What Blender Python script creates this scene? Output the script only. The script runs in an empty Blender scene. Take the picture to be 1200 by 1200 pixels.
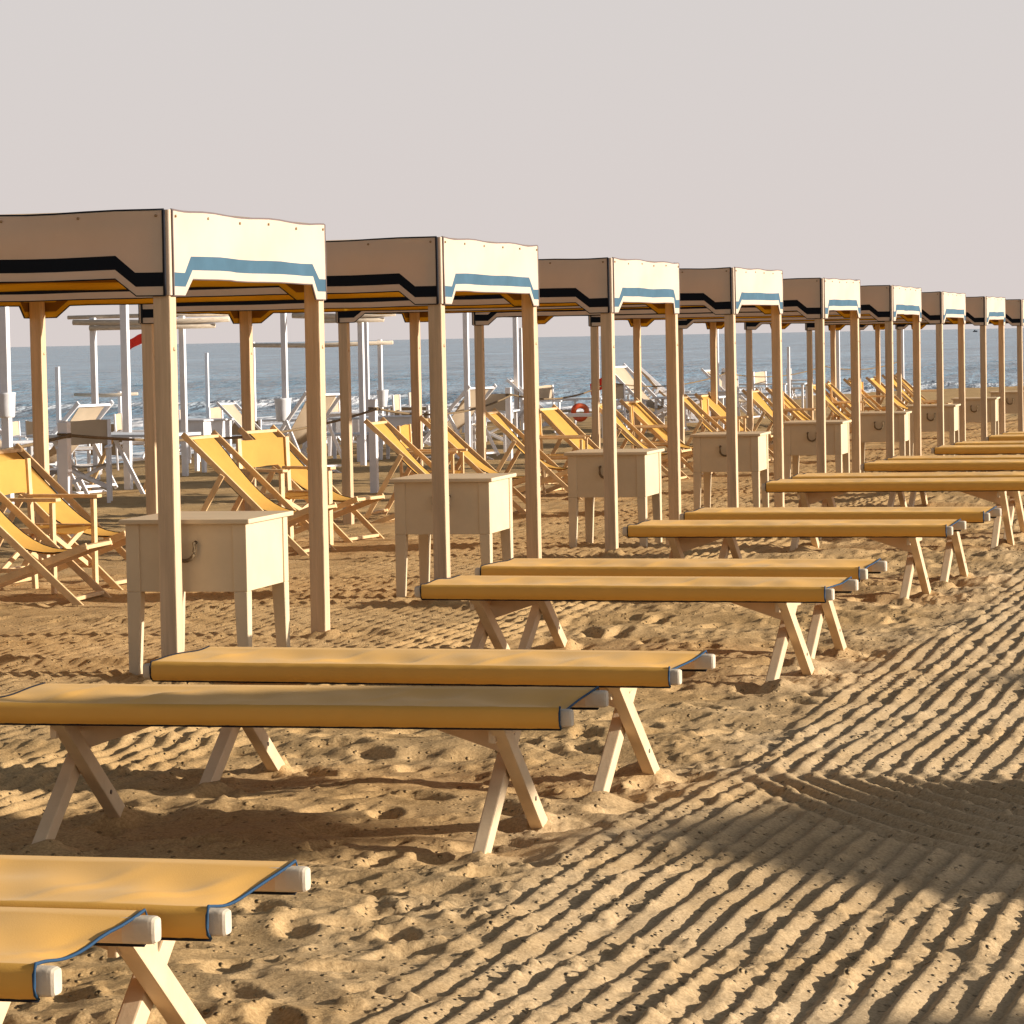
import bpy, bmesh, math, random
import numpy as np
from mathutils import Vector, Matrix

SC = bpy.context.scene
COL = SC.collection
R = math.radians
random.seed(7)

# ------------------------------------------------------------------ camera
# axes: +y runs along the row of gazebos, +x inland, z up; the lens is at (0, 0, 1.75)
F_PX = 3786.5
PITCH, ROLL, YAW = R(3.092), R(-1.083), R(-15.348)
fw = Vector((math.sin(YAW)*math.cos(PITCH), math.cos(YAW)*math.cos(PITCH), -math.sin(PITCH)))
rt0 = Vector((math.cos(YAW), -math.sin(YAW), 0))
up0 = rt0.cross(fw)
rt = rt0*math.cos(ROLL) + up0*math.sin(ROLL)
up = -rt0*math.sin(ROLL) + up0*math.cos(ROLL)
cam_d = bpy.data.cameras.new('camera')
cam = bpy.data.objects.new('camera', cam_d)
COL.objects.link(cam)
cam.matrix_world = Matrix((( rt.x, up.x, -fw.x, 0), (rt.y, up.y, -fw.y, 0), (rt.z, up.z, -fw.z, 1.75), (0, 0, 0, 1)))
cam_d.sensor_width = 36
cam_d.lens = 36*F_PX/1200
cam_d.clip_start = 0.1
cam_d.clip_end = 60000
SC.camera = cam

# ------------------------------------------------------------------ sky, sun, exposure
SUN_EL, SUN_AZ = R(15.5), R(7.0)              # azimuth counted from +x towards +y
world = bpy.data.worlds.new('World')
SC.world = world
world.use_nodes = True
wn = world.node_tree
wn.nodes.clear()
w_out = wn.nodes.new('ShaderNodeOutputWorld')
w_bg = wn.nodes.new('ShaderNodeBackground')
w_sky = wn.nodes.new('ShaderNodeTexSky')
w_sky.sky_type = 'NISHITA'
w_sky.sun_disc = False
w_sky.sun_elevation = SUN_EL
w_sky.sun_rotation = R(90) - SUN_AZ
w_sky.dust_density = 5
w_sky.air_density = 0.8
w_hs = wn.nodes.new('ShaderNodeHueSaturation')
w_hs.inputs['Saturation'].default_value = 0.15
w_mul = wn.nodes.new('ShaderNodeMix'); w_mul.data_type = 'RGBA'; w_mul.blend_type = 'MIX'
w_mul.inputs['Factor'].default_value = 0.94
w_geo = wn.nodes.new('ShaderNodeNewGeometry')
w_sep = wn.nodes.new('ShaderNodeSeparateXYZ')
w_ramp = wn.nodes.new('ShaderNodeValToRGB')   # a milky evening haze, rosier towards the horizon
w_abs = wn.nodes.new('ShaderNodeMath'); w_abs.operation = 'ABSOLUTE'
wn.links.new(w_geo.outputs['Incoming'], w_sep.inputs[0])
wn.links.new(w_sep.outputs['Z'], w_abs.inputs[0])
wn.links.new(w_abs.outputs[0], w_ramp.inputs[0])
e = w_ramp.color_ramp.elements
e[0].position = 0.0;  e[0].color = (0.468, 0.420, 0.405, 1)
e[1].position = 0.16; e[1].color = (0.438, 0.419, 0.411, 1)
e2 = w_ramp.color_ramp.elements.new(1.0); e2.color = (0.05, 0.06, 0.08, 1)
e3 = w_ramp.color_ramp.elements.new(0.34); e3.color = (0.20, 0.20, 0.215, 1)
e4 = w_ramp.color_ramp.elements.new(0.60); e4.color = (0.075, 0.085, 0.105, 1)
w_sc = wn.nodes.new('ShaderNodeVectorMath'); w_sc.operation = 'SCALE'; w_sc.inputs['Scale'].default_value = 10.0
wn.links.new(w_ramp.outputs[0], w_sc.inputs[0])
wn.links.new(w_sky.outputs[0], w_hs.inputs['Color'])
wn.links.new(w_hs.outputs[0], w_mul.inputs['A'])
wn.links.new(w_sc.outputs[0], w_mul.inputs['B'])
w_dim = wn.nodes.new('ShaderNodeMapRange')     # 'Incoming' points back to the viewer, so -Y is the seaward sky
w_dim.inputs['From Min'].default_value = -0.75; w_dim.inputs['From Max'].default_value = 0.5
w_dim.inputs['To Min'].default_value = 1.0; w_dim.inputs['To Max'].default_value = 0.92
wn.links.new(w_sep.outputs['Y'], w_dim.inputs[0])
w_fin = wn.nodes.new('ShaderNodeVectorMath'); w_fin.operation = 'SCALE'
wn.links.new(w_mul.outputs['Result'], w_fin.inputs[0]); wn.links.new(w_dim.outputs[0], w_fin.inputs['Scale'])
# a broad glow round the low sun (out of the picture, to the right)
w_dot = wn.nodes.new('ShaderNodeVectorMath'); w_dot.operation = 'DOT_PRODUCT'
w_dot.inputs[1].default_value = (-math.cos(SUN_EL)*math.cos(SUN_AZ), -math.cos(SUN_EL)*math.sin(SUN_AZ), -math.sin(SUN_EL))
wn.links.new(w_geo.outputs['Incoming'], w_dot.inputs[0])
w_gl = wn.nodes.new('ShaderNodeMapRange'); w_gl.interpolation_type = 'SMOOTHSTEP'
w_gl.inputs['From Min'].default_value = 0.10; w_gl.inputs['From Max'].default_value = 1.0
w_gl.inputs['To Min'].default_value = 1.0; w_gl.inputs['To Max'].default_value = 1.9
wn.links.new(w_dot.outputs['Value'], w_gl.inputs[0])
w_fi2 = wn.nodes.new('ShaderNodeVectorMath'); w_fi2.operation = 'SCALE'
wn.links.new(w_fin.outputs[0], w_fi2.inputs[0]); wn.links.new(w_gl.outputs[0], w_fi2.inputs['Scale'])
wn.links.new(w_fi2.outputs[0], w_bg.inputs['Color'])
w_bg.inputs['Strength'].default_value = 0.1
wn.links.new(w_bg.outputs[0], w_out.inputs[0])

sun_d = bpy.data.lights.new('sun', 'SUN')
sun_d.energy = 5.0
sun_d.angle = R(0.9)
sun_d.color = (1.0, 0.92, 0.82)
sun = bpy.data.objects.new('sun', sun_d)
COL.objects.link(sun)
sdir = Vector((math.cos(SUN_EL)*math.cos(SUN_AZ), math.cos(SUN_EL)*math.sin(SUN_AZ), math.sin(SUN_EL)))
sun.rotation_euler = sdir.to_track_quat('Z', 'Y').to_euler()
sun.location = sdir*50

SC.view_settings.view_transform = 'Standard'
SC.view_settings.look = 'None'
SC.view_settings.exposure = 0.66
SC.view_settings.gamma = 1.0
SC.cycles.use_denoising = True
SC.cycles.max_bounces = 8

# ------------------------------------------------------------------ materials
def mat(name, col, rough=0.6, spec=0.3, var=0.0, scale=6.0, bump=0.0, bump_scale=60.0, trans=0.0, stretch=(1, 1, 1), col2=None, rnd=0.0):
    m = bpy.data.materials.new(name)
    m.use_nodes = True
    n, l = m.node_tree.nodes, m.node_tree.links
    p = n['Principled BSDF']
    out = n['Material Output']
    p.inputs['Base Color'].default_value = (*col, 1)
    p.inputs['Roughness'].default_value = rough
    p.inputs['Specular IOR Level'].default_value = spec
    csock = None
    tc = n.new('ShaderNodeTexCoord')
    mp = n.new('ShaderNodeMapping'); mp.inputs['Scale'].default_value = stretch
    l.new(tc.outputs['Object'], mp.inputs[0])
    if var or col2 or rnd:
        nz = n.new('ShaderNodeTexNoise'); nz.inputs['Scale'].default_value = scale; nz.inputs['Detail'].default_value = 6
        nz.inputs['Roughness'].default_value = 0.6
        l.new(mp.outputs[0], nz.inputs['Vector'])
        rp = n.new('ShaderNodeValToRGB')
        c2 = col2 or tuple(c*(1-var) for c in col)
        rp.color_ramp.elements[0].position = 0.35; rp.color_ramp.elements[0].color = (*c2, 1)
        rp.color_ramp.elements[1].position = 0.65; rp.color_ramp.elements[1].color = (*[min(1, c*(1+var*0.4)) for c in col], 1)
        l.new(nz.outputs['Fac'], rp.inputs[0])
        csock = rp.outputs[0]
        if rnd:
            oi = n.new('ShaderNodeObjectInfo')
            hs = n.new('ShaderNodeHueSaturation')
            mr = n.new('ShaderNodeMapRange'); mr.inputs['To Min'].default_value = 1-rnd; mr.inputs['To Max'].default_value = 1+rnd*0.5
            l.new(oi.outputs['Random'], mr.inputs[0]); l.new(mr.outputs[0], hs.inputs['Value']); l.new(csock, hs.inputs['Color'])
            csock = hs.outputs[0]
        l.new(csock, p.inputs['Base Color'])
    if bump:
        b = n.new('ShaderNodeTexNoise'); b.inputs['Scale'].default_value = bump_scale; b.inputs['Detail'].default_value = 4
        l.new(mp.outputs[0], b.inputs['Vector'])
        bp = n.new('ShaderNodeBump'); bp.inputs['Strength'].default_value = bump; bp.inputs['Distance'].default_value = 0.01
        l.new(b.outputs['Fac'], bp.inputs['Height']); l.new(bp.outputs[0], p.inputs['Normal'])
    if trans:
        t = n.new('ShaderNodeBsdfTranslucent')
        t.inputs['Color'].default_value = (*col, 1)
        if csock: l.new(csock, t.inputs['Color'])
        mx = n.new('ShaderNodeMixShader'); mx.inputs[0].default_value = trans
        l.new(p.outputs[0], mx.inputs[1]); l.new(t.outputs[0], mx.inputs[2]); l.new(mx.outputs[0], out.inputs[0])
    return m

M = {}
M['canvas'] = mat('cream_canvas', (0.72, 0.59, 0.45), 0.8, 0.2, 0.06, 2.2, 0.2, 220, trans=0.26)
M['canvas_yellow'] = mat('yellow_lining', (0.97, 0.62, 0.05), 0.8, 0.2, 0.06, 3, 0.2, 220, trans=0.6)
M['stripe_through'] = mat('stripe_show_through', (0.36, 0.18, 0.03), 0.8, 0.2, 0.06, 3, 0.2, 220, trans=0.5)  # lining is yellow; the outer stripe showing through backlit cloth is painted brown
M['roof'] = mat('roof_canvas', (0.80, 0.66, 0.46), 0.8, 0.2, 0.06, 2.2, trans=0.6)
M['stripe_black'] = mat('black_stripe', (0.006, 0.008, 0.012), 0.85, 0.15, 0.1, 4)
M['stripe_blue'] = mat('blue_stripe', (0.052, 0.110, 0.155), 0.8, 0.2, 0.12, 5)
M['piping_black'] = mat('black_piping', (0.008, 0.008, 0.012), 0.7, 0.2)
M['piping_grey'] = mat('taupe_piping', (0.16, 0.12, 0.11), 0.7, 0.2)
M['piping_blue'] = mat('blue_piping', (0.018, 0.055, 0.11), 0.7, 0.2)
M['brass'] = mat('brass_stud', (0.28, 0.17, 0.07), 0.4, 0.5)
M['post'] = mat('cream_painted_post', (0.63, 0.455, 0.28), 0.55, 0.3, 0.2, 4.5, 0.35, 30, stretch=(6, 6, 0.3), rnd=0.09)
M['box'] = mat('cream_painted_box', (0.64, 0.505, 0.325), 0.5, 0.3, 0.08, 3.0, 0.15, 25, stretch=(1, 1, 1), rnd=0.05)
M['cotwood'] = mat('pale_painted_wood', (0.66, 0.49, 0.30), 0.5, 0.3, 0.12, 4.0, 0.08, 40, stretch=(2, 2, 2), rnd=0.06)
M['tip'] = mat('white_painted_tip', (0.60, 0.50, 0.37), 0.5, 0.3, 0.12, 20.0, 0.2, 50)
M['bolt'] = mat('dark_bolt', (0.10, 0.07, 0.05), 0.5, 0.5)
M['sling'] = mat('yellow_cot_canvas', (0.72, 0.375, 0.065), 0.6, 0.35, 0.05, 2.2, 0.10, 300, rnd=0.05)
_p = M['sling'].node_tree.nodes['Principled BSDF']
_p.inputs['Sheen Weight'].default_value = 0.10; _p.inputs['Sheen Roughness'].default_value = 0.45
_p.inputs['Sheen Tint'].default_value = (1.0, 0.88, 0.66, 1)
M['chairwood'] = mat('honey_wood', (0.72, 0.49, 0.25), 0.5, 0.35, 0.18, 5.0, 0.2, 40, stretch=(2, 2, 2), rnd=0.08)
M['chaircloth'] = mat('yellow_deck_cloth', (0.72, 0.43, 0.10), 0.75, 0.25, 0.08, 4, 0.3, 200, trans=0.35, rnd=0.05)
M['rope'] = mat('brown_rope', (0.21, 0.145, 0.08), 0.9, 0.1, 0.3, 60, 0.6, 300)
M['whitewood'] = mat('white_painted_wood', (0.80, 0.78, 0.78), 0.55, 0.3, 0.08, 5, 0.15, 30, rnd=0.06)
M['beige'] = mat('beige_cloth', (0.62, 0.49, 0.34), 0.8, 0.2, 0.08, 4, 0.2, 120, trans=0.25)
M['khaki'] = mat('brown_cloth', (0.42, 0.31, 0.19), 0.8, 0.2, 0.1, 4, trans=0.15)
M['bamboo'] = mat('weathered_bamboo', (0.64, 0.53, 0.40), 0.7, 0.25, 0.25, 14, stretch=(1, 1, 6))
M['tableblue'] = mat('pale_table_top', (0.62, 0.64, 0.66), 0.45, 0.4, 0.05, 4)
M['red'] = mat('red_cloth', (0.75, 0.04, 0.02), 0.7, 0.2)
M['orange'] = mat('orange_red_float', (0.70, 0.20, 0.06), 0.4, 0.4, 0.0, 5, col2=(0.55, 0.02, 0.01))
M['whiteplastic'] = mat('white_plastic', (0.72, 0.70, 0.69), 0.35, 0.4, 0.06, 9)
M['dark'] = mat('dark_hull', (0.04, 0.04, 0.05), 0.6, 0.3)

# ------------------------------------------------------------------ mesh helper
class MB:
    def __init__(s):
        s.v, s.f, s.m, s.sm, s.mats = [], [], [], [], []
    def mi(s, m):
        if m not in s.mats: s.mats.append(m)
        return s.mats.index(m)
    def add(s, vs, fs, m, smooth=False):
        o = len(s.v); i = s.mi(m)
        s.v += [tuple(v) for v in vs]
        for f in fs:
            s.f.append(tuple(o+k for k in f)); s.m.append(i); s.sm.append(smooth)
    def box(s, c, d, m, rot=None, bev=0.004, taper=None):
        """bevelled box, centre c, size d, optional 3x3 rot, taper = scale of the lower end"""
        bm = bmesh.new()
        bmesh.ops.create_cube(bm, size=1)
        for v in bm.verts:
            k = taper if (taper and v.co.z < 0) else 1
            v.co = Vector((v.co.x*d[0]*k, v.co.y*d[1]*k, v.co.z*d[2]))
        if bev:
            bmesh.ops.bevel(bm, geom=bm.edges[:], offset=min(bev, min(d)*0.3), segments=2, affect='EDGES', profile=0.6)
        c = Vector(c)
        for v in bm.verts:
            v.co = (rot @ v.co if rot is not None else v.co) + c
        bm.verts.index_update()
        s.add([v.co[:] for v in bm.verts], [[v.index for v in f.verts] for f in bm.faces], m)
        bm.free()
    def bar(s, a, b, w, t, m, side=Vector((1, 0, 0)), bev=0.004):
        """board from a to b; t is measured along 'side', w across"""
        a, b = Vector(a), Vector(b)
        z = (b-a).normalized()
        x = (side - z*side.dot(z)).normalized()
        y = z.cross(x)
        rot = Matrix((x, y, z)).transposed()
        s.box((a+b)/2, (t, w, (b-a).length), m, rot, bev)
    def tube(s, pts, r, m, n=8, cap=True):
        pts = [Vector(p) for p in pts]
        rs = r if isinstance(r, (list, tuple)) else [r]*len(pts)
        vs, fs = [], []
        ref = Vector((0, 0, 1))
        for i, p in enumerate(pts):
            d = (pts[min(i+1, len(pts)-1)] - pts[max(i-1, 0)])
            if d.length < 1e-9: d = Vector((0, 0, 1))
            d.normalize()
            rf = ref if abs(d.dot(ref)) < 0.95 else Vector((1, 0, 0))
            x = d.cross(rf).normalized(); y = d.cross(x)
            for k in range(n):
                a = 2*math.pi*k/n
                vs.append(p + (x*math.cos(a)+y*math.sin(a))*rs[i])
        for i in range(len(pts)-1):
            for k in range(n):
                fs.append((i*n+k, i*n+(k+1) % n, (i+1)*n+(k+1) % n, (i+1)*n+k))
        if cap:
            fs.append(tuple(reversed(range(n)))); fs.append(tuple((len(pts)-1)*n+k for k in range(n)))
        s.add(vs, fs, m, True)
    def grid(s, rows, m, smooth=True, mfun=None):
        """rows of equal length; mfun(i, j) may choose a material"""
        nr, nc = len(rows), len(rows[0])
        o = len(s.v)
        for r_ in rows: s.v += [tuple(p) for p in r_]
        for i in range(nr-1):
            for j in range(nc-1):
                s.f.append((o+i*nc+j, o+i*nc+j+1, o+(i+1)*nc+j+1, o+(i+1)*nc+j))
                s.m.append(s.mi(mfun(i, j) if mfun else m)); s.sm.append(smooth)
    def build(s, name, parent=None):
        me = bpy.data.meshes.new(name)
        me.from_pydata(s.v, [], s.f)
        for m in s.mats: me.materials.append(m)
        me.polygons.foreach_set('material_index', s.m)
        me.polygons.foreach_set('use_smooth', s.sm)
        me.update()
        o = bpy.data.objects.new(name, me)
        COL.objects.link(o)
        if parent: o.parent = parent
        return o

def tag(o, label=None, cat=None, group=None, kind=None):
    if label: o['label'] = label
    if cat: o['category'] = cat
    if group: o['group'] = group
    if kind: o['kind'] = kind
    return o

def empty(name, loc=(0, 0, 0), rz=0):
    o = bpy.data.objects.new(name, None)
    o.empty_display_size = 0.1
    o.location = loc; o.rotation_euler = (0, 0, rz)
    COL.objects.link(o)
    return o

CHILD = {}
def kids(o): return [c for c in bpy.data.objects if c.parent == o]
def copy_tree(o, parent=None):
    c = o.copy(); COL.objects.link(c)
    if parent: c.parent = parent
    for ch in kids(o): copy_tree(ch, c)
    return c
def place(proto, first, loc, rz, label, s=1.0):
    o = proto if first else copy_tree(proto)
    o.location = loc; o.rotation_euler = (0, 0, rz); o['label'] = label
    o.scale = (s, s, s)
    return o

# ------------------------------------------------------------------ noise
def hash2(ix, iy, seed):
    h = (ix.astype(np.int64)*374761393 + iy.astype(np.int64)*668265263 + seed*1442695041) & 0xFFFFFFFF
    h = ((h ^ (h >> 13))*1274126177) & 0xFFFFFFFF
    h = h ^ (h >> 16)
    return (h & 0xFFFF)/65535.0
def vnoise(x, y, seed=0):
    ix, iy = np.floor(x), np.floor(y)
    fx, fy = x-ix, y-iy
    fx = fx*fx*fx*(fx*(fx*6-15)+10); fy = fy*fy*fy*(fy*(fy*6-15)+10)
    a, b = hash2(ix, iy, seed), hash2(ix+1, iy, seed)
    c, d = hash2(ix, iy+1, seed), hash2(ix+1, iy+1, seed)
    return (a*(1-fx)+b*fx)*(1-fy) + (c*(1-fx)+d*fx)*fy
def fbm(x, y, seed=0, octv=4, gain=0.5):
    s, a, n = 0, 1, 0
    for o in range(octv):
        s = s + a*vnoise(x*2**o+o*17.3, y*2**o+o*9.1, seed+o*31); n += a; a *= gain
    return s/n
def pits(x, y, cell, seed, rx, ry):
    """footprint-like hollows: one jittered dent per cell, with a little rim"""
    out = np.zeros_like(x)
    gx, gy = np.floor(x/cell), np.floor(y/cell)
    for dx in (-1, 0, 1):
        for dy in (-1, 0, 1):
            cx, cy = gx+dx, gy+dy
            px = (cx+hash2(cx, cy, seed))*cell; py = (cy+hash2(cx, cy, seed+1))*cell
            an = hash2(cx, cy, seed+2)*math.pi
            on = hash2(cx, cy, seed+3)
            u = (x-px)*np.cos(an)+(y-py)*np.sin(an); v = -(x-px)*np.sin(an)+(y-py)*np.cos(an)
            q = np.sqrt((u/rx)**2+(v/ry)**2)
            d = np.where(q < 1, -(1-q*q), 0.16*np.exp(-((q-1.2)/0.28)**2))
            out += np.where(on > 0.25, d*(0.5+on*0.6), 0)
    return out
def sstep(a, b, x):
    t = np.clip((x-a)/(b-a), 0, 1); return t*t*(3-2*t)

# ------------------------------------------------------------------ the beach
SEA_Z = -0.52
def shore_x(y):
    return -28.5 + 15.0*sstep(92, 124, y) + np.clip(y-120, 0, None)*1.6
def base_z(x, y):
    row = 0.1933 - 0.0057*np.clip(y, 4, 46)
    z = 0.125*sstep(-5.5, -4.6, x) + row*(1-sstep(-5.5, -4.6, x))
    d = x - shore_x(y)
    z = z - 0.66*sstep(15, -1.5, d) - 0.10*np.clip(-d-1, 0, 20)
    return z
def bz(x, y): return float(base_z(np.array([x], float), np.array([y], float))[0])

def sand_z(x, y):
    z = base_z(x, y)
    wob = (fbm(x*0.9, y*0.35, 5, 3)-0.5)
    # tracked strip right of the sunbeds: ridges running with the row
    edge = -2.42 + (fbm(y*0.5, x*0+3.1, 11, 3)-0.5)*0.35
    tr = sstep(-0.12, 0.10, x-edge)
    jig = 0.016*(fbm(x*2.2, y*3.0, 23, 3)-0.5)
    ph = (x + 0.055*np.clip(10.5-y, -1, 9)*0.6 + 0.02*np.sin(y*0.8) + 0.06*wob + jig)/0.092
    k = np.floor(ph)
    saw = ph-k
    prof = np.where(saw < 0.30, saw/0.30, (1-saw)/0.70)
    scal = vnoise(k*7.31+0.5, y/0.17+k*3.7, 21)*0.75 + vnoise(k*3.1+0.5, y/0.6, 22)*0.45      # scalloped heights along each ridge
    ridge = prof*(0.006+0.022*scal) + (0.002+0.004*prof)*(fbm(x*20, y*14, 25, 3)-0.5)
    ridge = ridge + 0.020*(fbm(x*1.6, y*1.3, 27, 2)-0.5)
    # a turning track that crosses the strip in the shade
    cx, cy, = 0.9, 13.6
    rr = np.sqrt((x-cx)**2 + ((y-cy)*0.78)**2)
    arc = sstep(1.9, 2.15, rr)*sstep(3.75, 3.5, rr)*sstep(9.0, 9.8, y)*sstep(11.9, 11.2, y)
    pa = (rr+0.02*np.sin(y*3))/0.10
    sa = pa-np.floor(pa)
    pr2 = np.where(sa < 0.6, sa/0.6, (1-sa)/0.4); pr2 = pr2*pr2*(3-2*pr2)
    flat = arc
    track = ridge*(1-flat) + pr2*0.026*flat
    z = z + tr*(track-0.006)
    # trampled strip under the sunbeds
    mid = sstep(-4.75, -4.35, x)*(1-tr)
    tramp = 0.085*(fbm(x*1.7, y*2.6, 33, 3)-0.5) + 0.035*pits(x, y, 0.28, 41, 0.125, 0.06) + 0.010*pits(x, y, 0.14, 47, 0.05, 0.03) + 0.007*(fbm(x*9, y*13, 37, 4)-0.5)
    z = z + mid*tramp
    # raked strip under the gazebos: fine tine marks broken into dashes
    lf = sstep(-4.35, -4.75, x)*sstep(-8.0, -7.4, x)
    ph2 = (x*1.0 + 0.05*wob + 0.02*np.sin(y*2.1))/0.088
    s2 = ph2-np.floor(ph2)
    p2 = np.where(s2 < 0.6, s2/0.6, (1-s2)/0.4); p2 = p2*p2*(3-2*p2)
    dash = 0.5+0.5*np.sin(y*2*math.pi/0.34 + np.floor(ph2)*2.4 + 4*fbm(x*1.5, y*1.2, 61, 2))
    rake = p2*(0.007+0.012*dash*dash+0.014*fbm(x*3, y*0.9, 63, 2)) + 0.006*(fbm(x*9, y*8, 65, 3)-0.5)
    yc = y + 0.10*np.sin(x*1.7) + 0.25*(fbm(x*0.7, y*0.2, 67, 2)-0.5)              # rows heaped up across the rake marks
    cc = (yc/1.15)-np.floor(yc/1.15)
    rake = rake + 0.030*np.exp(-((cc-0.5)/0.055)**2)*(0.3+fbm(x*5, y*2, 69, 3))*sstep(0.45, 0.55, fbm(x*0.5, y*0.6, 68, 2))
    z = z + lf*rake
    # open beach further back
    far = sstep(-7.4, -8.0, x)
    z = z + far*(0.034*(fbm(x*2.0, y*1.6, 71, 4)-0.5) + 0.026*pits(x, y, 0.42, 73, 0.16, 0.10))*sstep(1.0, 7.0, x-shore_x(y))
    # clods and crumbs everywhere
    n = fbm(x*24, y*24, 81, 2)
    z = z + 0.050*np.clip(n-0.60, 0, 1)*sstep(0.40, 0.55, fbm(x*2.2, y*2.2, 83, 2))
    z = z + 0.004*(fbm(x*38, y*38, 85, 2)-0.5)
    # gentle undulation
    z = z + 0.03*(fbm(x*0.6, y*0.5, 91, 2)-0.5)
    return z

CL, CW, CH = 2.02, 0.58, 0.46
# sunbeds: (x of the right end of the near rail, y of the near rail, rotation); needed here because sand is heaped round their feet
COTS = [(-2.44, 5.57, 1.0), (-2.335, 6.21, 1.0), (-2.50, 9.76, 1.8), (-2.42, 10.98, -1.0), (-2.48, 14.52, -2.5), (-2.52, 15.74, -1.5),
        (-2.55, 19.15, -1.0), (-2.50, 20.55, -1.0), (-2.55, 23.7, 0.5), (-2.62, 25.1, -1.0), (-2.51, 28.0, -1), (-2.5, 29.3, 0), (-2.51, 32.5, 0), (-2.5, 33.9, -1), (-2.5, 36.9, 0), (-2.5, 38.2, 0)]
def heaps(x, y, z):
    hr = random.Random(4)
    pts = []
    for xr, yf, rz in COTS[:10]:
        ca, sa = math.cos(R(rz)), math.sin(R(rz))
        for s_ in (-1, 1):
            for q in (-1, 1):
                lx, ly = -CL/2+s_*(CL/2-0.27), CW/2+q*(CW/2+0.06)
                pts.append((xr+lx*ca-ly*sa, yf+lx*sa+ly*ca, 0.07, 0.030))
    for g in range(4):
        for dx, dy in ((-0.05, 0.05), (-0.05, 2.31)):
            pts.append((-5.773+dx, 14.815+4.654*g+dy, 0.10, 0.035))
    for px, py, r_, h in pts:
        ix = np.where(np.abs(x[0]-px) < 0.4)[0]; iy = np.where(np.abs(y[:, 0]-py) < 0.4)[0]
        if len(ix) == 0 or len(iy) == 0: continue
        sl = np.s_[iy[0]:iy[-1]+1, ix[0]:ix[-1]+1]
        ox, oy = hr.uniform(-0.04, 0.04), hr.uniform(-0.05, 0.02)
        d = np.hypot(x[sl]-px-ox, y[sl]-py-oy)
        z[sl] += h*np.exp(-(d/r_)**2)*(0.5+fbm(x[sl]*16, y[sl]*16, 95, 3)) - 0.018*np.exp(-((d-2.2*r_)/r_)**2)
    return z
def axis_lines(segs):
    out = []
    for a, b, st in segs:
        n = max(1, int(round((b-a)/st))); out += list(a+(b-a)*np.arange(n)/n)
    out.append(segs[-1][1]); return np.array(out)
xs = axis_lines([(-70, -34, 2.0), (-34, -20, 0.35), (-20, -10.5, 0.09), (-10.5, -5.2, 0.032), (-5.2, -2.9, 0.0155), (-2.9, 0.2, 0.0105), (0.2, 1.2, 0.06), (1.2, 8, 0.5), (8, 60, 4)])
yl = [4.6]
while yl[-1] < 60: yl.append(yl[-1] + 0.0155*max(1.0, (yl[-1]/8.0))**1.6)
yl = [-40, -30, -20, -12, -7, -3, -1, 1, 2, 3, 3.6, 4.1] + yl
yy = yl[-1]
while yy < 170: yy += 0.7; yl.append(yy)
ys = np.array(yl)
GX, GY = np.meshgrid(xs, ys)
GZ = heaps(GX, GY, sand_z(GX, GY))
nx, ny = len(xs), len(ys)
me = bpy.data.meshes.new('sand')
co = np.stack([GX, GY, GZ], -1).reshape(-1, 3)
idx = np.arange(nx*ny).reshape(ny, nx)
quads = np.stack([idx[:-1, :-1], idx[:-1, 1:], idx[1:, 1:], idx[1:, :-1]], -1).reshape(-1, 4)
me.vertices.add(len(co)); me.vertices.foreach_set('co', co.astype(np.float32).ravel())
me.loops.add(quads.size); me.loops.foreach_set('vertex_index', quads.astype(np.int32).ravel())
me.polygons.add(len(quads)); me.polygons.foreach_set('loop_start', (np.arange(len(quads))*4).astype(np.int32))
me.polygons.foreach_set('loop_total', np.full(len(quads), 4, np.int32))
me.polygons.foreach_set('use_smooth', np.ones(len(quads), bool))
me.update(calc_edges=True)
sand = bpy.data.objects.new('sand', me); COL.objects.link(sand)
tag(sand, 'golden beach sand with raked ridges on the right and footprints under the sunbeds', 'sand', kind='structure')

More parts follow.
